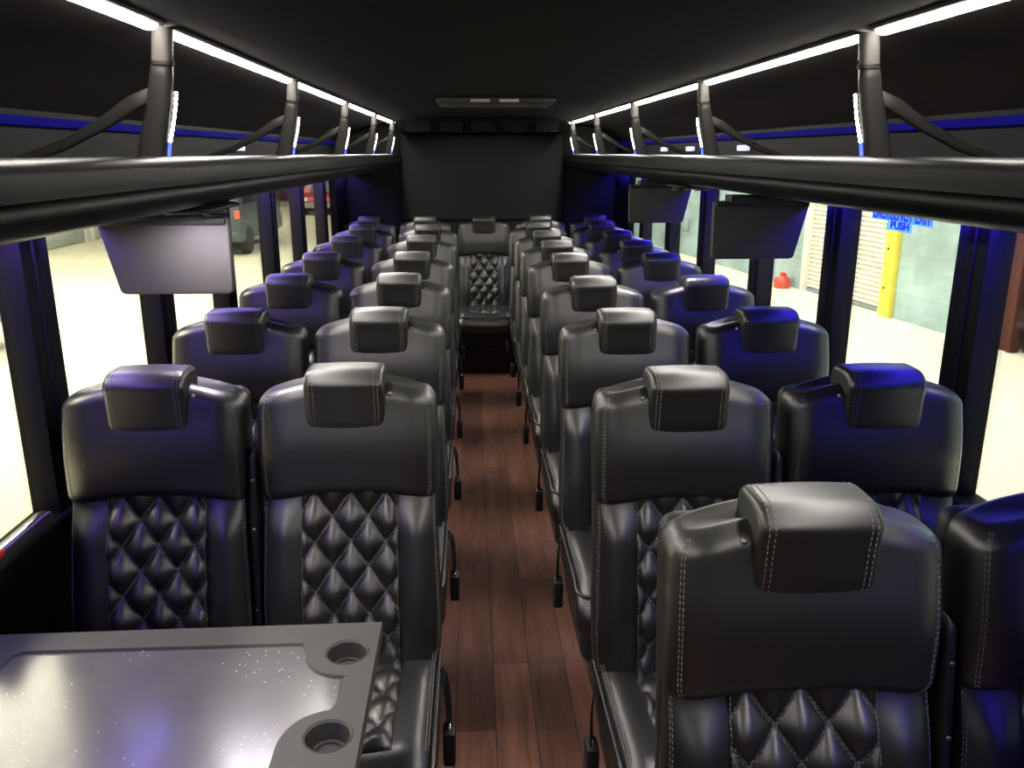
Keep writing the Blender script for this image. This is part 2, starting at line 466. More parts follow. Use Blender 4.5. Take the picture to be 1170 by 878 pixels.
def build_cushion(parent):
    def deform(p, w, d):
        x, zz, y = p.x, p.y, -p.z
        f = (p.z - .06) / .54
        z = .405 + zz
        if zz > 0: z = .405 + (cushion_top(x, y) - .405) * (zz / .066) ** 1.0 if d > .02 else .405 + zz
        z -= .03 * max(0, f - .80) / .2
        return (x, y, z)
    bm = bmesh.new(); n = 80
    rings = pad_rings(.055, .60, lambda t: .213 + .004 * math.sin(PI * (t - .06) / .54), .066, 0, .048, 26, n, 4.4, 1.0, .95, deform)
    quads_grid(bm, rings)
    o = obj('seat_cushion', bm, M['leather'], parent)
    q = bmesh.new(); nx, ny = 48, 72
    def pos(x, y, e0=0):
        e = max(min((.124 - abs(x)) / .014, 1), 0); ex = max(min((y + .50) / .02, 1, (-.11 - y) / .02), 0)
        return Vector((x, y, cushion_top(x, y) + (.020 * puff(x, y, -.30) + .003) * (e * ex) ** .5 - .002 + e0))
    g = [[q.verts.new(pos(-.124 + .248 * i / nx, -.50 + .39 * k / ny)) for i in range(nx + 1)] for k in range(ny + 1)]
    for k in range(ny):
        for i in range(nx): q.faces.new((g[k][i], g[k][i + 1], g[k + 1][i + 1], g[k + 1][i]))
    rim = g[0] + [r[-1] for r in g[1:]] + g[-1][-2::-1] + [r[0] for r in g[-2:0:-1]]
    back = [q.verts.new(v.co + Vector((0, 0, -.02))) for v in rim]
    for i in range(len(rim)):
        k = (i + 1) % len(rim); q.faces.new((rim[i], rim[k], back[k], back[i]))
    q.faces.new(back)
    sb = q
    for fam in (1, -1):
        for k in range(-12, 12):
            path = []
            for s in range(160):
                y = -.495 + .38 * s / 159
                x = DX * k - fam * (y + .30) / DZ * DX
                if abs(x) < .12: path.append(pos(x, y, .0003))
            if len(path) > 4: dashes(sb, path, [Vector((0, 0, 1))] * len(path))
    for sx in (-1, 1):
        for off in (0, .006):
            path = [Vector((sx * (.196 + off), y, cushion_top(sx * (.196 + off), y) - .001 + .0035)) for y in [-.12 - .40 * i / 30 for i in range(31)]]
            dashes(sb, path, [Vector((0, 0, 1))] * len(path))
    obj('quilted_insert', q, LT, o)
    # raised welt round the cushion's top edge
    w = bmesh.new()
    pts = []
    hw = .212
    for i in range(41):
        t = i / 40
        pts.append((-hw, -.11 - .42 * t, 0))
    for i in range(1, 9):
        a = PI / 2 * i / 8; pts.append((-hw + .035 * (1 - math.cos(a)), -.53 - .035 * math.sin(a), 0))
    for i in range(1, 24): pts.append((-hw + .035 + (2 * hw - .07) * i / 24, -.565, 0))
    for i in range(8, -1, -1):
        a = PI / 2 * i / 8; pts.append((hw - .035 * (1 - math.cos(a)), -.53 - .035 * math.sin(a), 0))
    for i in range(1, 41): pts.append((hw, -.53 + .42 * i / 40, 0))
    def zt(x, y):
        f = max(0, (-y - .49) / .1)
        return .462 + .016 * (-.08 - y) / .5 - .030 * f
    tube(w, [(x, y, zt(x, y)) for x, y, _ in pts], .0055, 6)
    obj('piping', w, M['leather'], o)
    return o

def build_base(parent, asx):
    bm = bmesh.new()
    rings = pad_rings(.08, .565, .196, .075, 0, .05, 12, 40, 4.5, 1, 1, lambda p, w, d: (p.x, -p.z, .292 + p.y - (.0 if p.y > 0 else .02 * (p.z - .06))))
    quads_grid(bm, rings)
    box(bm, -.17, .17, -.36, -.16, .19, .26, .015)
    obj('seat_base', bm, M['plastic'], parent)
    lg = bmesh.new()
    extrude_poly(lg, [(-.40, .0), (-.12, .0), (-.12, .02), (-.17, .035), (-.205, .09), (-.205, .21), (-.325, .21), (-.325, .09), (-.36, .035), (-.40, .02)], -.03 + asx * .10, .03 + asx * .10, 'X', .004)
    obj('leg', lg, M['steel'], parent, True, 35)

def build_shell(parent):
    bm = bmesh.new()
    def deform(p, w, d): return (p.x, p.y + .066 + recl(p.z), p.z)
    rings = pad_rings(.36, 1.12, lambda t: .206 - .01 * max(0, t - 1), .022, 0, .03, 16, 44, 5, 1, .6, deform)
    quads_grid(bm, rings)
    obj('back_shell', bm, M['shell'], parent)

def build_belt(parent, asx):
    # loose lap belt end hanging down beside the cushion
    x = asx * .232; st = bmesh.new()
    pts = [(asx * .214, -.215, .47), (x - asx * .004, -.225, .455), (x, -.235, .425), (x + asx * .004, -.255, .385), (x + asx * .004, -.268, .345)]
    hw = .019
    for i in range(len(pts) - 1):
        pass
    rings = []
    for i, p in enumerate(pts):
        p = Vector(p)
        rings.append([p + Vector((-.006, -hw, 0)), p + Vector((-.0036, -hw, 0)), p + Vector((.006, hw, 0)), p + Vector((.0036, hw, 0))])
    quads_grid(st, rings)
    o = obj('seat_belt', st, M['webbing'], parent, False)
    bk = bmesh.new()
    xx = x + asx * .004
    box(bk, xx - .015, xx + .015, -.298, -.240, .262, .352, .007)
    b = obj('buckle', bk, M['plastic'], o, True, 40)
    tg = bmesh.new(); box(tg, xx - .003, xx + .003, -.282, -.256, .35, .356, .001)
    obj('buckle_tongue', tg, M['chrome'], o, True, 40)

def build_armrest(parent, asx):
    # folded-up armrest in the gap between the two seats, on the window side of the aisle seat
    x = -asx * .2305
    bm = bmesh.new()
    def deform(p, w, d): return (x + p.x, p.y + recl(p.z) - .004, p.z)
    quads_grid(bm, pad_rings(.50, .985, .0105, .036, 0, .02, 8, 24, 3.5, .6, .8, deform))
    o = obj('armrest', bm, M['plastic'], parent)
    for z in (.60, .80, .92):
        k = bmesh.new(); q = Vector((x, -.0405 + recl(z), z))
        rings = [[q + Vector((math.cos(2 * PI * j / 10) * r, -h, math.sin(2 * PI * j / 10) * r)) for j in range(10)] for r, h in ((.0042, 0), (.004, .0022), (.002, .0034))]
        quads_grid(k, rings)
        obj('bolt', k, M['satin'], o)

def make_seat(asx, arm):
    t = thing('coach_seat', '', 'seat', (0, 0, 0), 0, 'black leather coach seats')
    bk = build_backrest(t); build_quilt(t); build_upper(t); build_headrest(t, asx); build_cushion(t)
    build_base(t, asx); build_shell(t); 
    if arm: build_belt(t, asx); build_armrest(t, asx)
    return t

def dup(root, loc, label):
    r = root.copy(); COL.objects.link(r); r.location = loc; r['label'] = label
    for ch in root.children:
        c = ch.copy(); COL.objects.link(c); c.parent = r
        for g in ch.children:
            d = g.copy(); COL.objects.link(d); d.parent = c
    return r

LY = [1.975, 2.74, 3.56, 4.36, 5.27, 6.07, 6.90]
RY = [1.165, 1.905, 2.68, 3.43, 4.25, 4.90, 5.545, 6.25, 6.98]
ORD = ['first', 'second', 'third', 'fourth', 'fifth', 'sixth', 'seventh', 'eighth', 'ninth']
jobs = {('L', 'a'): [], ('L', 'w'): [], ('R', 'a'): [], ('R', 'w'): []}
for i, y in enumerate(LY):
    if i == 0:
        la = 'black leather aisle seat right behind the grey table, beside its cup holders'
        lw = 'black leather window seat right behind the grey table, next to the street window'
    elif i == len(LY) - 1:
        la = 'black leather seat of the last row, between middle bench seat and van-side window seat'
        lw = 'black leather window seat of the last row, in the corner on the table side'
    else:
        la = f'black leather aisle seat on the table side, {ORD[i]} row back from the grey table'
        lw = f'black leather window seat on the table side, {ORD[i]} row back from the grey table'
    e = .048 if i == len(LY) - 1 else 0
    jobs['L', 'a'].append((-.412 - e * 1.25, y, la)); jobs['L', 'w'].append((-.872 - e, y, lw))
for i, y in enumerate(RY):
    if i == 0:
        ra = 'largest black leather seat up front, across the aisle from the grey table'
        rw = 'black leather window seat beside the largest front seat, cut off by the picture edge'
    elif i == len(RY) - 1:
        ra = 'black leather seat of the last row, between middle bench seat and shutter-side window seat'
        rw = 'black leather window seat of the last row, in the corner on the shutter side'
    else:
        ra = f'black leather aisle seat on the shutter side, {ORD[i - 1]} row behind the largest front seat'
        rw = f'blue-lit black leather window seat on the shutter side, {ORD[i - 1]} row behind the largest front seat'
    e = .062 if i == len(RY) - 1 else 0
    jobs['R', 'a'].append((.394 + e * 1.2, y, ra)); jobs['R', 'w'].append((.860 + e, y, rw))
# aisle seats on the L side have the aisle at +x; window seats carry their belt on the same inner side
cache = {}
for (side, pos), lst in jobs.items():
    asx = 1 if side == 'L' else -1
    proto = make_seat(asx, pos == 'a')
    cache[side, pos] = proto
    for k, (x, y, lab) in enumerate(lst):
        if k == 0: proto.location = (x, y, 0); proto['label'] = lab
        else: dup(proto, (x, y, 0), lab)
mid = dup(cache['R', 'w'], (0.0, 6.90, 0), 'black leather middle seat of the last row, facing straight down the aisle')
sk = bmesh.new(); box(sk, -.205, .205, -.545, -.10, 0.0, .30, .012)
obj('skirt', sk, M['plastic'], mid, True, 40)

# ------------------------------------------------------------------ bus shell
XW = 1.155; Y0, YR = -1.7, 7.36; ZC = 1.945; ZS = .82; ZH = 1.535
bm = bmesh.new(); box(bm, -XW - .05, XW + .05, Y0, YR + .05, -.05, 0)
struct(obj('floor', bm, M['floor'], None, False))
PIL = [-1.23, -.42, .39, 1.20, 2.015, 2.83, 3.60, 4.47, 5.25, 6.075]
PW = .065
for side, s in (('left', -1), ('right', 1)):
    bm = bmesh.new()
    xa, xb = sorted((s * XW, s * (XW + .05)))
    box(bm, xa, xb, Y0, YR, 0, ZS)
    box(bm, xa, xb, Y0, YR, ZH, ZC + .02)
    box(bm, xa, xb, 6.72, YR, ZS, ZH)
    struct(obj('wall_' + side, bm, M['wall'], None, False))
    # window sill ledge
    bm = bmesh.new()
    xa, xb = sorted((s * (XW - .045), s * (XW + .0)))
    box(bm, xa, xb, Y0, YR - .02, ZS - .04, ZS + .004, .012, 3)
    struct(obj('trim_' + ('1' if s < 0 else '2'), bm, M['pillar'], None, True, 40))
    # pillars
    for k, y in enumerate(PIL):
        bm = bmesh.new()
        xa, xb = sorted((s * (XW - .025), s * (XW + .045)))
        box(bm, xa, xb, y - PW, y + PW, ZS, ZH + .02, .006, 2)
        # raised ribs of the trim
        xr, xq = sorted((s * (XW - .032), s * (XW - .02)))
        box(bm, xr, xq, y - PW * .25, y + PW * .25, ZS + .01, ZH, .004, 2)
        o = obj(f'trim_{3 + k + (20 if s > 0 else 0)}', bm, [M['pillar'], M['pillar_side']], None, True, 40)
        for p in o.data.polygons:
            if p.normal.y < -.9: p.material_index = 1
        struct(o)
    edges = [Y0] + PIL + [6.72 + PW]
    for k in range(len(edges) - 1):
        a, b = edges[k] + PW * .9, edges[k + 1] - PW * .9
        if k == 0: a = Y0
        if b - a < .1: continue
        bm = bmesh.new()
        xa, xb = sorted((s * (XW + .022), s * (XW + .027)))
        box(bm, xa, xb, a, b, ZS - .002, ZH + .002)
        struct(obj(f'window_{k + 1 + (20 if s > 0 else 0)}', bm, M['glass'], None, False))
bm = bmesh.new()
box(bm, -XW - .05, XW + .05, YR, YR + .05, 0, ZC + .02)
box(bm, -.70, .70, YR - .03, YR + .01, 1.12, 1.86, .01)
struct(obj('wall_rear', bm, M['rear'], None, False))
bm = bmesh.new(); box(bm, -XW - .05, XW + .05, Y0 - .05, Y0, 0, ZC + .02)
struct(obj('wall_front', bm, M['wall'], None, False))
# curved ceiling with a cove down to the side walls
prof = [(-1.16, 1.775), (-1.05, 1.85), (-.90, 1.895), (-.73, 1.918), (-.55, 1.932), (-.3, 1.942), (0, 1.945)]
prof = prof + [(-x, z) for x, z in prof[-2::-1]]
bm = bmesh.new()
extrude_poly(bm, prof + [(1.22, 1.775), (1.22, 2.0), (-1.22, 2.0), (-1.22, 1.775)], Y0, YR + .05, 'Y')
struct(obj('ceiling', bm, M['ceiling'], None, True, 30))

# ------------------------------------------------------------------ luggage racks with their brackets
BR = [-.70, .54, 1.775, 3.02, 4.27, 5.54, 6.80]
SIDE = {-1: 'table-side', 1: 'shutter-side'}
for s in (-1, 1):
    t = thing('luggage_rack', f'long black overhead luggage rack with rounded lip running above the {SIDE[s]} windows', 'luggage rack', (s * 1.155, 2.8, 1.5))
    ox, oy, oz = -s * 1.155, -2.8, -1.5
    def P(pts): return [(s * x + ox, z + oz) for x, z in pts]
    dzl = .001
    bm = bmesh.new()
    extrude_poly(bm, P([(.715, 1.625), (1.15, 1.615), (1.15, 1.537), (.735, 1.5625 + dzl)]), Y0 + .02 + oy, YR - .01 + oy, 'Y')
    obj('shelf', bm, M['rack'], t, True, 30)
    lip = []
    for i in range(9):
        a = PI * (1.0 - i / 8)
        lip.append((.714 + .024 * math.cos(a) * 1.0, 1.652 + .022 * math.sin(a)))
    nose = [(.688, 1.632), (.682, 1.618), (.690, 1.612), (.684, 1.598), (.690, 1.585 + dzl * .5), (.704, 1.570 + dzl), (.735, 1.560 + dzl)]
    poly = lip + [(.739, 1.628), (.75, 1.60), (.75, 1.560 + dzl)] + nose[::-1]
    bm = bmesh.new(); extrude_poly(bm, P(poly), Y0 + .02 + oy, YR - .012 + oy, 'Y')
    obj('lip', bm, M['rack'], t, True, 50)
    for y in BR:
        # cast bracket: curved upright with an arm that forks off to the wall
        b = bmesh.new()
        up = [(.745, 1.60), (.752, 1.66), (.738, 1.72), (.722, 1.78), (.714, 1.825), (.710, 1.85)]
        rs = [.030, .028, .025, .023, .021, .019]
        def sweep(bmx, pts, rs, yw):
            rings = []
            for i, (px, pz) in enumerate(pts):
                q = Vector((px, pz)); tt = (Vector(pts[min(i + 1, len(pts) - 1)]) - Vector(pts[max(i - 1, 0)])).normalized()
                nn = Vector((tt.y, -tt.x))
                ring = []
                for j in range(16):
                    a = 2 * PI * j / 16
                    w = sgnpow(math.cos(a), .6) * rs[i]; h = sgnpow(math.sin(a), .6) * yw
                    c = q + nn * w
                    ring.append(Vector((s * c.x + ox, y + oy + h, c.y + oz)))
                rings.append(ring)
            quads_grid(bmx, rings)
        sweep(b, up, rs, .017)
        sweep(b, [(.722, 1.80), (.775, 1.775), (.84, 1.735), (.92, 1.695), (1.01, 1.665), (1.10, 1.648), (1.15, 1.645)], [.012, .016, .012, .010, .010, .012, .016], .009)
        br = obj('bracket', b, M['bracket'], t)
        c = bmesh.new(); sweep(c, [(.709, 1.853), (.706, 1.885), (.702, 1.916)], [.019, .0185, .018], .018)
        obj('cap', c, M['cap'], br, True, 50)
        k = bmesh.new(); sweep(k, [(.709, 1.846), (.709, 1.853)], [.0205, .0205], .019)
        xx = s * .690 + ox
        box(k, min(xx, xx - s * .004), max(xx, xx - s * .004), y + oy - .006, y + oy + .006, 1.853 + oz, 1.862 + oz)
        obj('joint', k, M['black'], br, True, 40)
        # led string along the aisle edge of the upright
        l = bmesh.new(); d = bmesh.new()
        edge = [(.719, 1.704), (.713, 1.725), (.706, 1.75), (.701, 1.775), (.698, 1.795)]
        e3 = [(s * (x - .005) + ox, y + oy + .012, z + oz) for x, z in edge]
        tube(l, e3, .0028, 6)
        for i in range(9):
            f = i / 8 * (len(e3) - 1); a0 = int(min(f, len(e3) - 2)); q = Vector(e3[a0]).lerp(Vector(e3[a0 + 1]), f - a0)
            r = bmesh.ops.create_icosphere(l, subdivisions=1, radius=.0042); bmesh.ops.translate(l, vec=q, verts=r['verts'])
        obj('led_string', l, M['ledstrip'], br)
        tube(d, [(s * .7235 + ox, y + oy + .012, 1.655 + oz), (s * .7165 + ox, y + oy + .012, 1.70 + oz)], .0045, 6)
        obj('blue_led', d, M['bluetip'], br)
# white light bars between the brackets, along the ceiling
for s in (-1, 1):
    for k in range(len(BR)):
        a = BR[k] + .03; b = (BR[k + 1] - .03) if k + 1 < len(BR) else 6.98
        nm = f'white light bar above the {SIDE[s]} rack, '
        if k <= 1: lab = nm + 'the stretch running out of the picture top'
        elif k == len(BR) - 1: lab = nm + 'short last stretch by the dark rear wall'
        else: lab = nm + f'{ORD[k - 1]} stretch from the front'
        t = thing('ceiling_light_bar', lab, 'ceiling light', (s * .715, (a + b) / 2, 1.92), 0, 'white light bars along the ceiling')
        bm = bmesh.new(); L = (b - a) / 2
        box(bm, -.030, .030, -L, L, -.004, .016, .003)
        obj('housing', bm, M['black'], t, True, 40)
        bm = bmesh.new()
        rings = [[Vector((math.cos(PI + PI * j / 8) * .017, yy, -.003 + math.sin(PI + PI * j / 8) * .011)) for j in range(9)] for yy in (-L + .006, L - .006)]
        quads_grid(bm, rings, True, True)
        obj('diffuser', bm, M['led'], t, True, 40)
# blue light lines: a painted wall glow above each rack, one under each rack along the window heads
for s in (-1, 1):
    bm = bmesh.new(); xa, xb = sorted((s * 1.138, s * 1.152)); box(bm, xa, xb, Y0 + .1, YR - .05, 1.742, 1.764, .003)  # glowing strip stands in for blue light reflected on the wall
    tag(obj('blue_cove_glow', bm, M['bluedim'], None, True, 40), f'painted strip of dim blue glow on the wall above the {SIDE[s]} luggage rack', 'light strip')
    t = thing('blue_window_strip', f'blue light strip tucked under the {SIDE[s]} luggage rack along the window heads', 'light strip', (s * 1.12, 2.8, 1.5235))
    bm = bmesh.new(); box(bm, -.008, .008, Y0 - 2.7, YR - 2.85, 0, .005); obj('diffuser', bm, M['blue'] if s < 0 else M['blue2'], t, False)
    bm = bmesh.new(); xa, xb = sorted((-s * .024, -s * .019)); box(bm, xa, xb, Y0 - 2.7, YR - 2.85, -.0135, .010)  # unseen fascia added to keep the blue light off the aisle seats
    xa, xb = sorted((-s * .024, s * .03)); box(bm, xa, xb, Y0 - 2.7, YR - 2.85, .005, .010); obj('light_shield', bm, M['black'], t, False)
# small courtesy lamps glimpsed over the rack lips
for s, y in ((-1, 3.95), (1, 3.9), (1, 4.85), (1, 5.5)):
    t = bmesh.new(); xa, xb = sorted((s * 1.135, s * 1.154)); box(t, xa, xb, y - .07, y + .07, 1.69, 1.715, .004)
    where = 'above the table-side rack, near the van window' if s < 0 else 'above the shutter-side rack, ' + {3.9: 'frontmost of three', 4.85: 'middle of three', 5.5: 'rearmost of three'}[y]
    tag(obj('courtesy_lamp', t, M['puck'], None, True, 40), 'small bluish lamp on the wall ' + where, 'lamp', 'small lamps above the racks')

# passenger service pods with reading lamps under the racks
for s, y, lab in ((-1, 2.13, 'black reading lamp pod under the table-side rack, in front of the hanging monitor'),
                  (1, 3.42, 'black reading lamp pod under the shutter-side rack beside the large monitor')):
    t = thing('reading_lamp_pod', lab, 'reading lamp', (s * .785, y, 1.5475), 0, 'reading lamp pods')
    bm = bmesh.new()
    rings = pad_rings(-.15, .15, .075, .028, 0, .03, 8, 32, 3, 1, .5, lambda p, w, d: (p.x, p.z, p.y * .3 + .004))
    quads_grid(bm, rings); obj('housing', bm, M['plastic'], t)
    for dx in (-.045, .045):
        bm = bmesh.new(); lathe(bm, [(.0225, .0), (.0225, -.0085), (.012, -.0088), (.001, -.009)], 18, (dx, 0, 0))
        obj('lens', bm, M['spot'], t)
        bm = bmesh.new(); lathe(bm, [(.0232, 0), (.030, 0), (.030, -.012), (.0275, -.0145), (.024, -.0145), (.0232, -.012), (.0232, 0)], 24, (dx, 0, 0), cap=False)
        obj('lens_ring', bm, M['plastic'], t)

# ------------------------------------------------------------------ hanging monitors (seen from behind)
def monitor(s, y, lab):
    t = thing('monitor', lab, 'monitor', (s * .76, y, 1.505), 0, 'flip-down monitors')
    f = lambda x: s * (x - .76)
    poly = [(.746, .01), (.749, -.176), (.752, -.185), (.758, -.190), (1.028, -.190), (1.040, -.187), (1.045, -.180), (1.088, .01)]
    bm = bmesh.new(); extrude_poly(bm, [(f(x), z) for x, z in poly], -.016, .016, 'Y', .004, 2)
    obj('back_panel', bm, M['monitor'], t, True, 40)
    bm = bmesh.new(); xa, xb = sorted((f(.775), f(1.035))); box(bm, xa, xb, .0155, .0185, -.175, -.02, .001)
    obj('screen', bm, M['carglass'], t, True, 40)
    bm = bmesh.new()
    xa, xb = sorted((f(.752), f(1.085))); box(bm, xa, xb, -.022, .03, -.008, .012, .005)
    box(bm, *sorted((f(.80), f(1.05))), -.03, .05, .004, .033, .004)
    obj('hinge', bm, M['shell'], t, True, 40)
monitor(-1, 2.27, 'large dark grey flip-down monitor hanging under the table-side luggage rack')
monitor(1, 2.95, 'large dark grey flip-down monitor hanging beside the roller shutter window')
monitor(1, 4.55, 'smaller-looking grey flip-down monitor hanging nearer the rear wall')

# ------------------------------------------------------------------ ceiling fittings
t = thing('ceiling_hatch', 'low dark roof hatch with two pale labels in the middle of the ceiling', 'hatch', (0.03, 4.55, 1.944))
bm = bmesh.new(); box(bm, -.30, .30, -.20, .30, -.022, .006, .008); obj('cover', bm, M['vent'], t, True, 40)
for dx in (-.082, .062):
    bm = bmesh.new(); box(bm, dx - .048, dx + .048, -.212, -.199, -.020, -.006, .001); obj('label_plate', bm, M['label'], t, True, 40)
t = thing('air_conditioner', 'dark slotted air conditioner housing across the top of the rear wall', 'air conditioner', (0, 7.05, 1.87))
bm = bmesh.new()
extrude_poly(bm, [(.28, -.035), (.28, .07), (-.30, .07), (-.30, .045), (-.22, -.035)], -.66, .66, 'X', .008); obj('housing', bm, M['wall'], t, True, 40)
for k in range(5):
    x = -.50 + .25 * k; bm = bmesh.new()
    for q in range(4):
        f = .12 + .22 * q
        box(bm, x - .09, x + .09, -.303 + .08 * f, -.290 + .08 * f, .036 - .08 * f, .043 - .08 * f)
    obj('air_vent', bm, M['black'], t, False)

# ------------------------------------------------------------------ table
TZ = .72
t = thing('table', 'grey plastic fold-out table with glossy dark inlay and two cup holders', 'table', (-.70, 1.25, 0))
def T(x, y): return (x + .70, y - 1.25)
# top as a slab with holes: outer outline, inlay outline and cup holes filled between
outer = [T(-.308, 1.578), T(-1.095, 1.568), T(-1.095, .93), T(-.308, .93)]
def inlay_outline():
    p = []
    p += [(-.462, 1.504)]
    for i in range(0, 9):                       # scallop round the far cup holder
        a = math.radians(180 + 92 * i / 8)
        p.append((-.367 + .085 * math.cos(a) + .002, 1.480 + .090 * math.sin(a) ))
    p += [(-.368, 1.383), (-.366, 1.36), (-.366, 1.32), (-.372, 1.300)]
    for i in range(0, 9):
        a = math.radians(95 + 85 * i / 8)
        p.append((-.365 + .085 * math.cos(a), 1.205 + .090 * math.sin(a)))
    p += [(-.450, 1.165), (-.452, 1.00), (-1.0, 1.00), (-1.0, 1.17)]
    p += [(-1.045, 1.20), (-1.045, 1.43), (-1.030, 1.455), (-1.026, 1.49), (-1.010, 1.502)]
    return p
IN = [T(*q) for q in inlay_outline()]
CUPS = [T(-.367, 1.470), T(-.365, 1.222)]
RC = .038
bm = bmesh.new()
def loop(pts, z): return [bm.verts.new((x, y, z)) for x, y in pts]
def loop_edges(vs): return [bm.edges.new((vs[i], vs[(i + 1) % len(vs)])) for i in range(len(vs))]
def circ(c, r, n=36): return [(c[0] + r * math.cos(2 * PI * j / n), c[1] + r * math.sin(2 * PI * j / n)) for j in range(n)]
def side(a, b):
    for i in range(len(a)):
        k = (i + 1) % len(a); bm.faces.new((a[i], a[k], b[k], b[i]))
def offset(pts, d):
    c = []
    n = len(pts)
    for i in range(n):
        p0, p1, p2 = Vector(pts[i - 1]), Vector(pts[i]), Vector(pts[(i + 1) % n])
        e1 = (p1 - p0).normalized(); e2 = (p2 - p1).normalized(); nn = (Vector((e1.y, -e1.x)) + Vector((e2.y, -e2.x)))
        if nn.length > 1e-6: nn.normalize()
        c.append(tuple(p1 + nn * d))
    return c
area = sum(IN[i][0] * IN[(i + 1) % len(IN)][1] - IN[(i + 1) % len(IN)][0] * IN[i][1] for i in range(len(IN)))
sgn = 1 if area > 0 else -1
o1 = loop(outer, TZ); 
i1 = loop(offset(IN, .004 * sgn), TZ)
cs = [loop(circ(c, RC + .006), TZ) for c in CUPS]
es = loop_edges(o1) + loop_edges(i1)
for c in cs: es += loop_edges(c)
bmesh.ops.triangle_fill(bm, use_beauty=True, use_dissolve=False, edges=es, normal=(0, 0, 1))
i2 = loop(IN, TZ - .006); side(i1, i2)
i3 = loop(IN, TZ - .020); side(i2, i3)
for c, vs in zip(CUPS, cs):
    a = loop(circ(c, RC + .004), TZ + .002); b = loop(circ(c, RC), TZ - .002); d = loop(circ(c, RC - .003), TZ - .034)
    side(vs, a); side(a, b); side(b, d)
ob = loop(outer, TZ - .034); side(o1, ob)
bm.faces.new(ob)
top = obj('tabletop', bm, M['table'], t, True, 30)
bm = bmesh.new()
vs = [bm.verts.new((x, y, TZ - .006)) for x, y in IN]; f = bm.faces.new(vs)
vb = [bm.verts.new((x, y, TZ - .018)) for x, y in IN]; bm.faces.new(vb)
for i in range(len(vs)): bm.faces.new((vs[i], vs[(i + 1) % len(vs)], vb[(i + 1) % len(vs)], vb[i]))
obj('inlay', bm, M['inlay'], t, False)
for c in CUPS:
    bm = bmesh.new()
    lathe(bm, [(RC - .002, -.003), (RC - .006, -.033), (RC - .010, -.036), (.001, -.036)], 36, (c[0], c[1], TZ), cap=False)
    lathe(bm, [(RC - .012, -.0355), (RC - .013, -.030), (RC - .016, -.030), (RC - .017, -.0355)], 36, (c[0], c[1], TZ), cap=False)
    obj('cup_holder', bm, M['cup'], t, True, 40)
bm = bmesh.new()
box(bm, -.12, .02, -.06, .06, 0, .02, .006); box(bm, -.09, -.01, -.035, .035, .02, TZ - .033, .008)
obj('leg', bm, M['steel'], t, True, 40)
bm = bmesh.new(); box(bm, -.45, -.395, -.25, .25, .60, TZ - .034, .006)
obj('wall_mount', bm, M['steel'], t, True, 40)

# ------------------------------------------------------------------ small things on the windows
t = thing('window_decal', 'blue emergency exit sticker on the window glass in front of the roller shutter', 'sticker', (XW + .020, 2.46, 1.520))
bm = bmesh.new()
box(bm, -.0004, .0004, -.175, .185, -.041, .035)
box(bm, -.0003, .0003, -.065, .085, -.068, -.0415)
obj('film', bm, M['decal'], t, False)
for txt, size, yy, zz in (('EMERGENCY EXIT', .052, .178, -.0350), ('PUSH', .031, .060, -.0605)):
    cu = bpy.data.curves.new('lettering', 'FONT'); cu.body = txt; cu.size = size; cu.extrude = .0003; cu.offset = .0012
    lo = bpy.data.objects.new('lettering', cu); COL.objects.link(lo); lo.parent = t
    lo.matrix_local = Matrix(((0, 0, -1, -.0012), (-1, 0, 0, yy), (0, 1, 0, zz), (0, 0, 0, 1)))
    cu.materials.append(M['decal_ink'])
    bpy.context.view_layer.update()
    w = lo.dimensions.x
    want = .345 if 'EXIT' in txt else .110
    if w > 0: lo.scale = (want / w, 1, 1)
    lo.location.y = yy
    bpy.context.view_layer.update()
    dg = bpy.context.evaluated_depsgraph_get(); me = bpy.data.meshes.new_from_object(lo.evaluated_get(dg))
    mo = bpy.data.objects.new('lettering', me); COL.objects.link(mo); mo.parent = t
    mo.matrix_local = lo.matrix_local.copy(); bpy.data.objects.remove(lo); mo.name = 'lettering'
t = thing('window_latch', 'red and black emergency window latch on the sill by the grey table', 'latch', (-1.125, 1.74, .826))
bm = bmesh.new(); quads_grid(bm, pad_rings(-.15, .15, .020, .022, 0, .03, 8, 24, 3, 1, 1, lambda p, w, d: (p.x, p.z, p.y + .018))); obj('cover', bm, M['darkcar'], t)
bm = bmesh.new(); quads_grid(bm, pad_rings(-.15, -.085, .012, .010, 0, .01, 4, 16, 3, 1, 1, lambda p, w, d: (p.x + .012, p.z, p.y + .040))); obj('handle', bm, M['red'], t)

# ------------------------------------------------------------------ outside
GZ = -.78
bm = bmesh.new(); box(bm, -45, 30, -20, 70, GZ - .1, GZ)
struct(obj('street', bm, M['street'], None, False))
# long pale green brick wall on the shutter side, at a slight angle to the bus
TH = math.atan(.132); WO = (6.55, 11.2, GZ)
def wp(s_, n_, z_):      # point s along the wall, n out from it towards the bus
    return (WO[0] - s_ * math.sin(TH) - n_ * math.cos(TH), WO[1] + s_ * math.cos(TH) - n_ * math.sin(TH), GZ + z_)
def wbox(b, s0, s1, n0, n1, z0, z1, bev=0): box(b, -n1, -n0, s0, s1, z0, z1, bev)
bm = bmesh.new()
for a, b_, z0, z1 in ((3.98, 30, 0, 7), (1.46, 3.98, 3.2, 7), (-.62, 1.46, 0, 7), (-4.3, -.62, 3.0, 7), (-16, -4.3, 0, 7)):
    wbox(bm, a, b_, -.35, 0, z0, z1)
o = obj('wall_right_street', bm, M['greenbrick'], None, False); o.location = WO; o.rotation_euler = (0, 0, TH); struct(o)
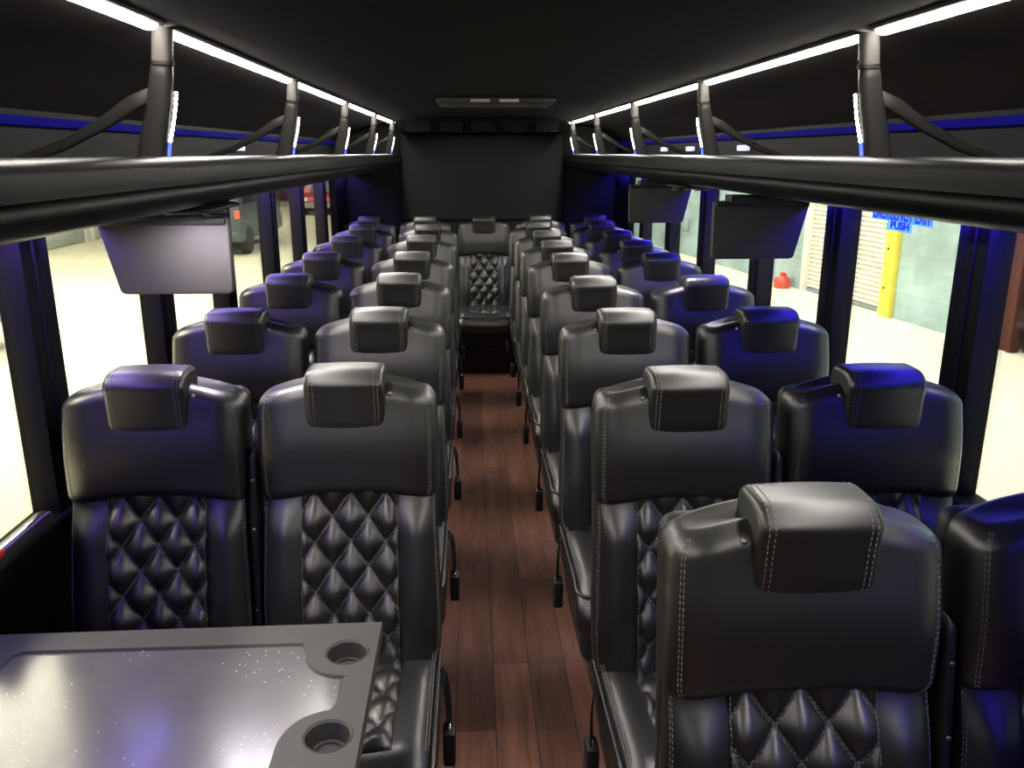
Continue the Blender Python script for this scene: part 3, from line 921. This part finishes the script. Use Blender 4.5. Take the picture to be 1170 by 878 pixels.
# roller shutter
t = thing('roller_shutter', 'closed cream roller shutter with horizontal ribs in the pale green wall', 'shutter', wp(2.72, 0, 0), TH)
bm = bmesh.new(); prof = []
nr = 40
for k in range(nr):
    z = .06 + k * 3.1 / nr; h = 3.1 / nr
    prof += [(.10, z), (.10, z + h * .18), (.062, z + h * .36), (.055, z + h * .6), (.062, z + h * .84)]
prof += [(.10, 3.16), (.13, 3.16), (.13, .06)]
extrude_poly(bm, prof, -1.13, 1.13, 'Y'); obj('slat_curtain', bm, M['shutter'], t, True, 30)
bm = bmesh.new(); box(bm, .05, .12, -1.13, 1.13, 0, .07, .01); obj('bottom_bar', bm, M['pipe'], t, True, 40)
for y in (1.19,):
    bm = bmesh.new(); box(bm, -.03, .13, y - .06, y + .06, 0, 3.18, .008); obj('guide_rail', bm, M['whitewall'], t, True, 40)
bm = bmesh.new(); box(bm, .0, .14, -1.20, -1.13, 0, 3.18, .008); obj('guide_rail', bm, M['whitewall'], t, True, 40)
t = thing('door_post', 'bright yellow painted steel post beside the roller shutter', 'post', wp(1.30, 0, 0), TH)
bm = bmesh.new(); box(bm, -.10, -.002, -.13, .13, .0, 3.1, .012)
obj('post', bm, M['yellow'], t, True, 40)
for z in (.45, 1.05, 1.75, 2.4):
    bm = bmesh.new(); r = bmesh.ops.create_icosphere(bm, subdivisions=2, radius=.022); bmesh.ops.translate(bm, vec=(-.10, .03, z), verts=r['verts'])
    obj('bolt', bm, M['steel'], t)
# brown door at the edge of the wall and the dark opening beside it
t = thing('metal_door', 'brown metal door in the wall at the edge of the picture', 'door', wp(-.93, 0, 0), TH)
bm = bmesh.new(); box(bm, .03, .09, -.30, .30, .01, 3.0, .006); obj('door_leaf', bm, M['browndoor'], t, True, 40)
bm = bmesh.new(); box(bm, .0, .14, .245, .305, .01, 3.0, .006); box(bm, .0, .14, -.305, -.245, .01, 3.0, .006); obj('door_frame', bm, M['browndoor'], t, True, 40)
bm = bmesh.new(); wbox(bm, -4.3, -1.24, -.34, -.20, 0, 3.0)
o = obj('door_1', bm, M['black'], None, False); o.location = WO; o.rotation_euler = (0, 0, TH); struct(o)
bm = bmesh.new(); wbox(bm, -.42, -.27, .001, .06, 0, 2.6, .006)
o = obj('conduit_cover', bm, mat('pale_pink_paint', (.55, .36, .32), .6), None, True, 40); o.location = WO; o.rotation_euler = (0, 0, TH)
tag(o, 'narrow pink painted cover strip on the pale green wall, near the brown door', 'pipe cover')
t = thing('fuel_can', 'small red canister on the pavement by the roller shutter', 'canister', wp(4.27, .22, 0), TH)
bm = bmesh.new(); lathe(bm, [(.02, 0), (.135, .002), (.15, .02), (.15, .13), (.135, .18), (.09, .215), (.05, .23), (.045, .25)], 28); obj('body', bm, M['hydrant'], t)
bm = bmesh.new(); lathe(bm, [(.05, .25), (.058, .252), (.058, .285), (.04, .295), (.002, .296)], 20); obj('cap', bm, M['hydrant'], t, True, 40)
bm = bmesh.new(); tube(bm, [(0, -.12, .19), (0, -.17, .24), (0, -.15, .29), (0, -.06, .28)], .014, 8); obj('handle', bm, M['hydrant'], t)
t = thing('wall_pipe', 'thin bent pipe running along the pale green wall', 'pipe', wp(9.8, 0, .60), TH)
bm = bmesh.new(); tube(bm, [(-.05, 1.0, 0), (-.05, -.1, 0), (-.05, -.3, 0), (-.05, -.34, .04), (-.05, -.34, .30)], .022, 8); tube(bm, [(-.05, .2, 0), (.01, .2, 0)], .015, 6); obj('tube', bm, M['pipe'], t)

# street side: pale building, brick wall at the far end
bm = bmesh.new(); box(bm, -11.6, -11.2, 4, 42, GZ, 5.5)
struct(obj('wall_left_street', bm, M['whitewall'], None, False))
for k, (y, w, lab) in enumerate(((23.2, 1.5, 'pale grey green door in the white wall, nearer one'), (26.6, 1.3, 'pale grey green door in the white wall, beyond the nearer one'))):
    t = thing('garage_door', lab, 'door', (-11.2, y, GZ))
    bm = bmesh.new(); box(bm, .0, .06, -w, w, .02, 2.5, .01); obj('door_leaf', bm, M['greydoor'], t, True, 40)
    bm = bmesh.new()
    for yy in (-w - .05, w + .05): box(bm, .0, .09, yy - .05, yy + .05, 0, 2.55, .008)
    box(bm, 0, .09, -w - .1, w + .1, 2.5, 2.6, .008); obj('door_frame', bm, M['whitewall'], t, True, 40)
bm = bmesh.new(); box(bm, -22, 6, 46, 46.4, GZ, 7)
struct(obj('wall_far_street', bm, M['darkbrick'], None, False))
for k, x in enumerate((-9.75, -8.75)):
    o = bmesh.new(); box(o, x - .42, x + .42, 45.93, 45.998, GZ, GZ + 2.4, .01)
    tag(obj('wooden_door', o, M['browndoor'], None, True, 40), 'brown door in the far brick wall, ' + ('one of two, farther from the red car' if k == 0 else 'one of two, beside the red car'), 'door')

# ------------------------------------------------------------------ vehicles
def wheel(parent, x, y, r, w, out):
    b = bmesh.new()
    lathe(b, [(r * .62, -w / 2), (r * .93, -w / 2), (r, -w * .32), (r, w * .32), (r * .93, w / 2), (r * .62, w / 2)], 32, (x, y, r), 'X')
    o = obj('wheel', b, M['tyre'], parent, True, 40)
    b = bmesh.new()
    lathe(b, [(.02, out * w * .40), (r * .16, out * w * .40), (r * .2, out * w * .30), (r * .52, out * w * .34), (r * .60, out * w * .48), (r * .64, out * w * .44), (r * .64, 0)], 24, (x, y, r), 'X')
    for k in range(6):
        a = 2 * PI * k / 6
        tube(b, [(x + out * w * .36, y + math.cos(a) * r * .15, r + math.sin(a) * r * .15), (x + out * w * .36, y + math.cos(a) * r * .58, r + math.sin(a) * r * .58)], r * .06, 6)
    obj('rim', b, M['rim'], o, True, 40)

def vehicle(name, label, cat, loc, rz, prof, W, paint, glass, wheels, R, tail, head=None, bumper=None, tuck=.10):
    """prof: side outline (y along, z up), body extruded across and narrowed above the belt line"""
    t = thing(name, label, cat, loc, rz)
    b = bmesh.new(); extrude_poly(b, prof, -W / 2, W / 2, 'X', .05, 3)
    belt = glass['belt']
    for v in b.verts:
        if v.co.z > belt: v.co.x *= 1 - tuck * min(1, (v.co.z - belt) / .7)
    obj('body', b, M[paint], t, True, 40)
    def gl(poly, s):
        b = bmesh.new(); extrude_poly(b, poly, -.012, .012, 'X')
        for v in b.verts:
            zc = v.co.z
            v.co.x += s * (W / 2 * (1 - tuck * max(0, min(1, (zc - belt) / .7))) + .004)
        obj('side_window', b, M['carglass'], t, True, 30)
    for poly in glass['side']:
        for s in (-1, 1): gl(poly, s)
    for (y0, z0, y1, z1, hw) in glass['ends']:
        b = bmesh.new(); d = Vector((0, y1 - y0, z1 - z0)); nn = Vector((0, d.z, -d.y)).normalized() * .012
        p = [Vector((-hw, y0, z0)), Vector((hw, y0, z0)), Vector((hw * .92, y1, z1)), Vector((-hw * .92, y1, z1))]
        A = [b.verts.new(q + nn) for q in p]; B = [b.verts.new(q - nn) for q in p]
        b.faces.new(A); b.faces.new(B)
        for i in range(4): b.faces.new((A[i], A[(i + 1) % 4], B[(i + 1) % 4], B[i]))
        obj('windscreen', b, M['carglass'], t, False)
    for y in wheels:
        for s in (-1, 1): wheel(t, s * (W / 2 - .09), y, R, .22, s)
    for (y, z0, z1, w) in tail:
        for s in (-1, 1):
            b = bmesh.new(); xa, xb = sorted((s * (W / 2 + .006), s * (W / 2 - w))); box(b, xa, xb, y - .03, y + .05, z0, z1, .01)
            obj('tail_lamp', b, M['tail'], t, True, 40)
    for (y, z0, z1, w) in head or []:
        for s in (-1, 1):
            b = bmesh.new(); xa, xb = sorted((s * (W / 2 + .004), s * (W / 2 - w))); box(b, xa, xb, y - .03, y + .04, z0, z1, .015)
            obj('headlamp', b, M['clearlamp'], t, True, 40)
    for (y0, y1, z0, z1, m) in bumper or []:
        b = bmesh.new(); box(b, -W / 2 - .01, W / 2 + .01, y0, y1, z0, z1, .03); obj('bumper', b, M[m], t, True, 40)
    return t
vehicle('van', 'dark teal van parked on the pale concrete beyond the street windows', 'van', (-6.64, 20.75, GZ), 0,
        [(.02, .35), (0, .9), (.03, 1.2), (.10, 1.95), (.25, 2.1), (2.8, 2.12), (3.3, 2.02), (3.95, 1.25), (4.55, 1.05), (4.68, .75), (4.65, .35)], 1.94, 'van',
        dict(belt=1.1, side=[[(.45, 1.25), (.45, 1.85), (1.75, 1.87), (1.75, 1.25)], [(1.85, 1.25), (1.85, 1.87), (3.1, 1.84), (3.55, 1.25)]], ends=[(.035, 1.2, .10, 1.88, .72)]),
        (.78, 3.55), .36, [(.0, .92, 1.12, .12)], [(4.5, .75, .95, .3)], [(-.06, .1, .38, .62, 'van')])
vehicle('red_car', 'red car with grey bumper parked at the far end of the street', 'car', (-6.15, 35.0, GZ), 0,
        [(.0, .35), (-.02, .62), (.06, .72), (1.05, .86), (1.75, 1.36), (3.0, 1.40), (3.6, .98), (4.1, .92), (4.2, .6), (4.15, .34)], 1.80, 'redcar',
        dict(belt=.92, side=[[(1.3, .96), (1.8, 1.30), (2.95, 1.33), (3.35, .98)]], ends=[(1.08, .90, 1.72, 1.33, .66)]),
        (.85, 3.3), .32, [], [(.0, .56, .72, .34)], [(-.10, .06, .30, .50, 'bumper'), (-.05, .08, .16, .30, 'black')])
vehicle('parked_car', 'dark car with red tail lamp at the edge of the first street window', 'car', (-7.10, 7.1, GZ), 0,
        [(.0, .35), (-.02, .7), (.2, .86), (1.1, .98), (1.75, 1.42), (2.9, 1.45), (3.6, 1.08), (4.1, 1.02), (4.18, .6), (4.1, .32)], 1.78, 'darkcar',
        dict(belt=1.0, side=[[(1.3, 1.03), (1.8, 1.36), (2.85, 1.38), (3.3, 1.05)]], ends=[(3.55, 1.1, 2.95, 1.41, .62)]),
        (.85, 3.3), .31, [(4.10, .72, .95, .32)], [(.02, .62, .78, .3)], [(4.08, 4.22, .35, .6, 'bumper')])

# ------------------------------------------------------------------ lights
def area(name, loc, rot, sx, sy, power, color=(1, 1, 1), spread=PI):
    l = bpy.data.lights.new(name, 'AREA'); l.shape = 'RECTANGLE'; l.size = sx; l.size_y = sy; l.energy = power; l.color = color
    l.spread = spread
    o = bpy.data.objects.new(name, l); COL.objects.link(o); o.location = loc; o.rotation_euler = rot
    return o
area('street_floodlight', (-8.0, 8.5, 7.5), (0, 0, 0), 5, 17, 7500, (1.0, .95, .70))
area('street_floodlight_far', (-6.5, 33, 7.5), (0, 0, 0), 8, 16, 1300, (1.0, .95, .72))
area('wall_floodlight', (3.8, 12, 6.5), (0, math.radians(18), 0), 2, 22, 4600, (.95, 1.0, .95))
w = bpy.data.worlds.new('night'); SC.world = w; w.use_nodes = True
w.node_tree.nodes['Background'].inputs[0].default_value = (.02, .022, .03, 1); w.node_tree.nodes['Background'].inputs[1].default_value = .5

# ------------------------------------------------------------------ camera
cam = bpy.data.cameras.new('camera'); co = bpy.data.objects.new('camera', cam); COL.objects.link(co)
cam.sensor_width = 36; cam.sensor_fit = 'HORIZONTAL'; cam.lens = 36 * 950 / 1170; cam.clip_start = .05; cam.clip_end = 200
yaw, pitch = math.radians(2.845), math.radians(15.53)
f = Vector((math.sin(yaw) * math.cos(pitch), math.cos(yaw) * math.cos(pitch), -math.sin(pitch)))
co.location = (-.11, 0, 1.68); co.rotation_euler = f.to_track_quat('-Z', 'Y').to_euler()
SC.camera = co
SC.view_settings.view_transform = 'Standard'; SC.view_settings.look = 'None'
SC.view_settings.gamma = 1; SC.view_settings.exposure = 0; SC.view_settings.use_curve_mapping = False
try:
    SC.cycles.use_denoising = True; SC.cycles.max_bounces = 8; SC.cycles.diffuse_bounces = 4; SC.cycles.glossy_bounces = 4
    SC.cycles.transparent_max_bounces = 24; SC.cycles.sample_clamp_indirect = 4
except Exception: pass
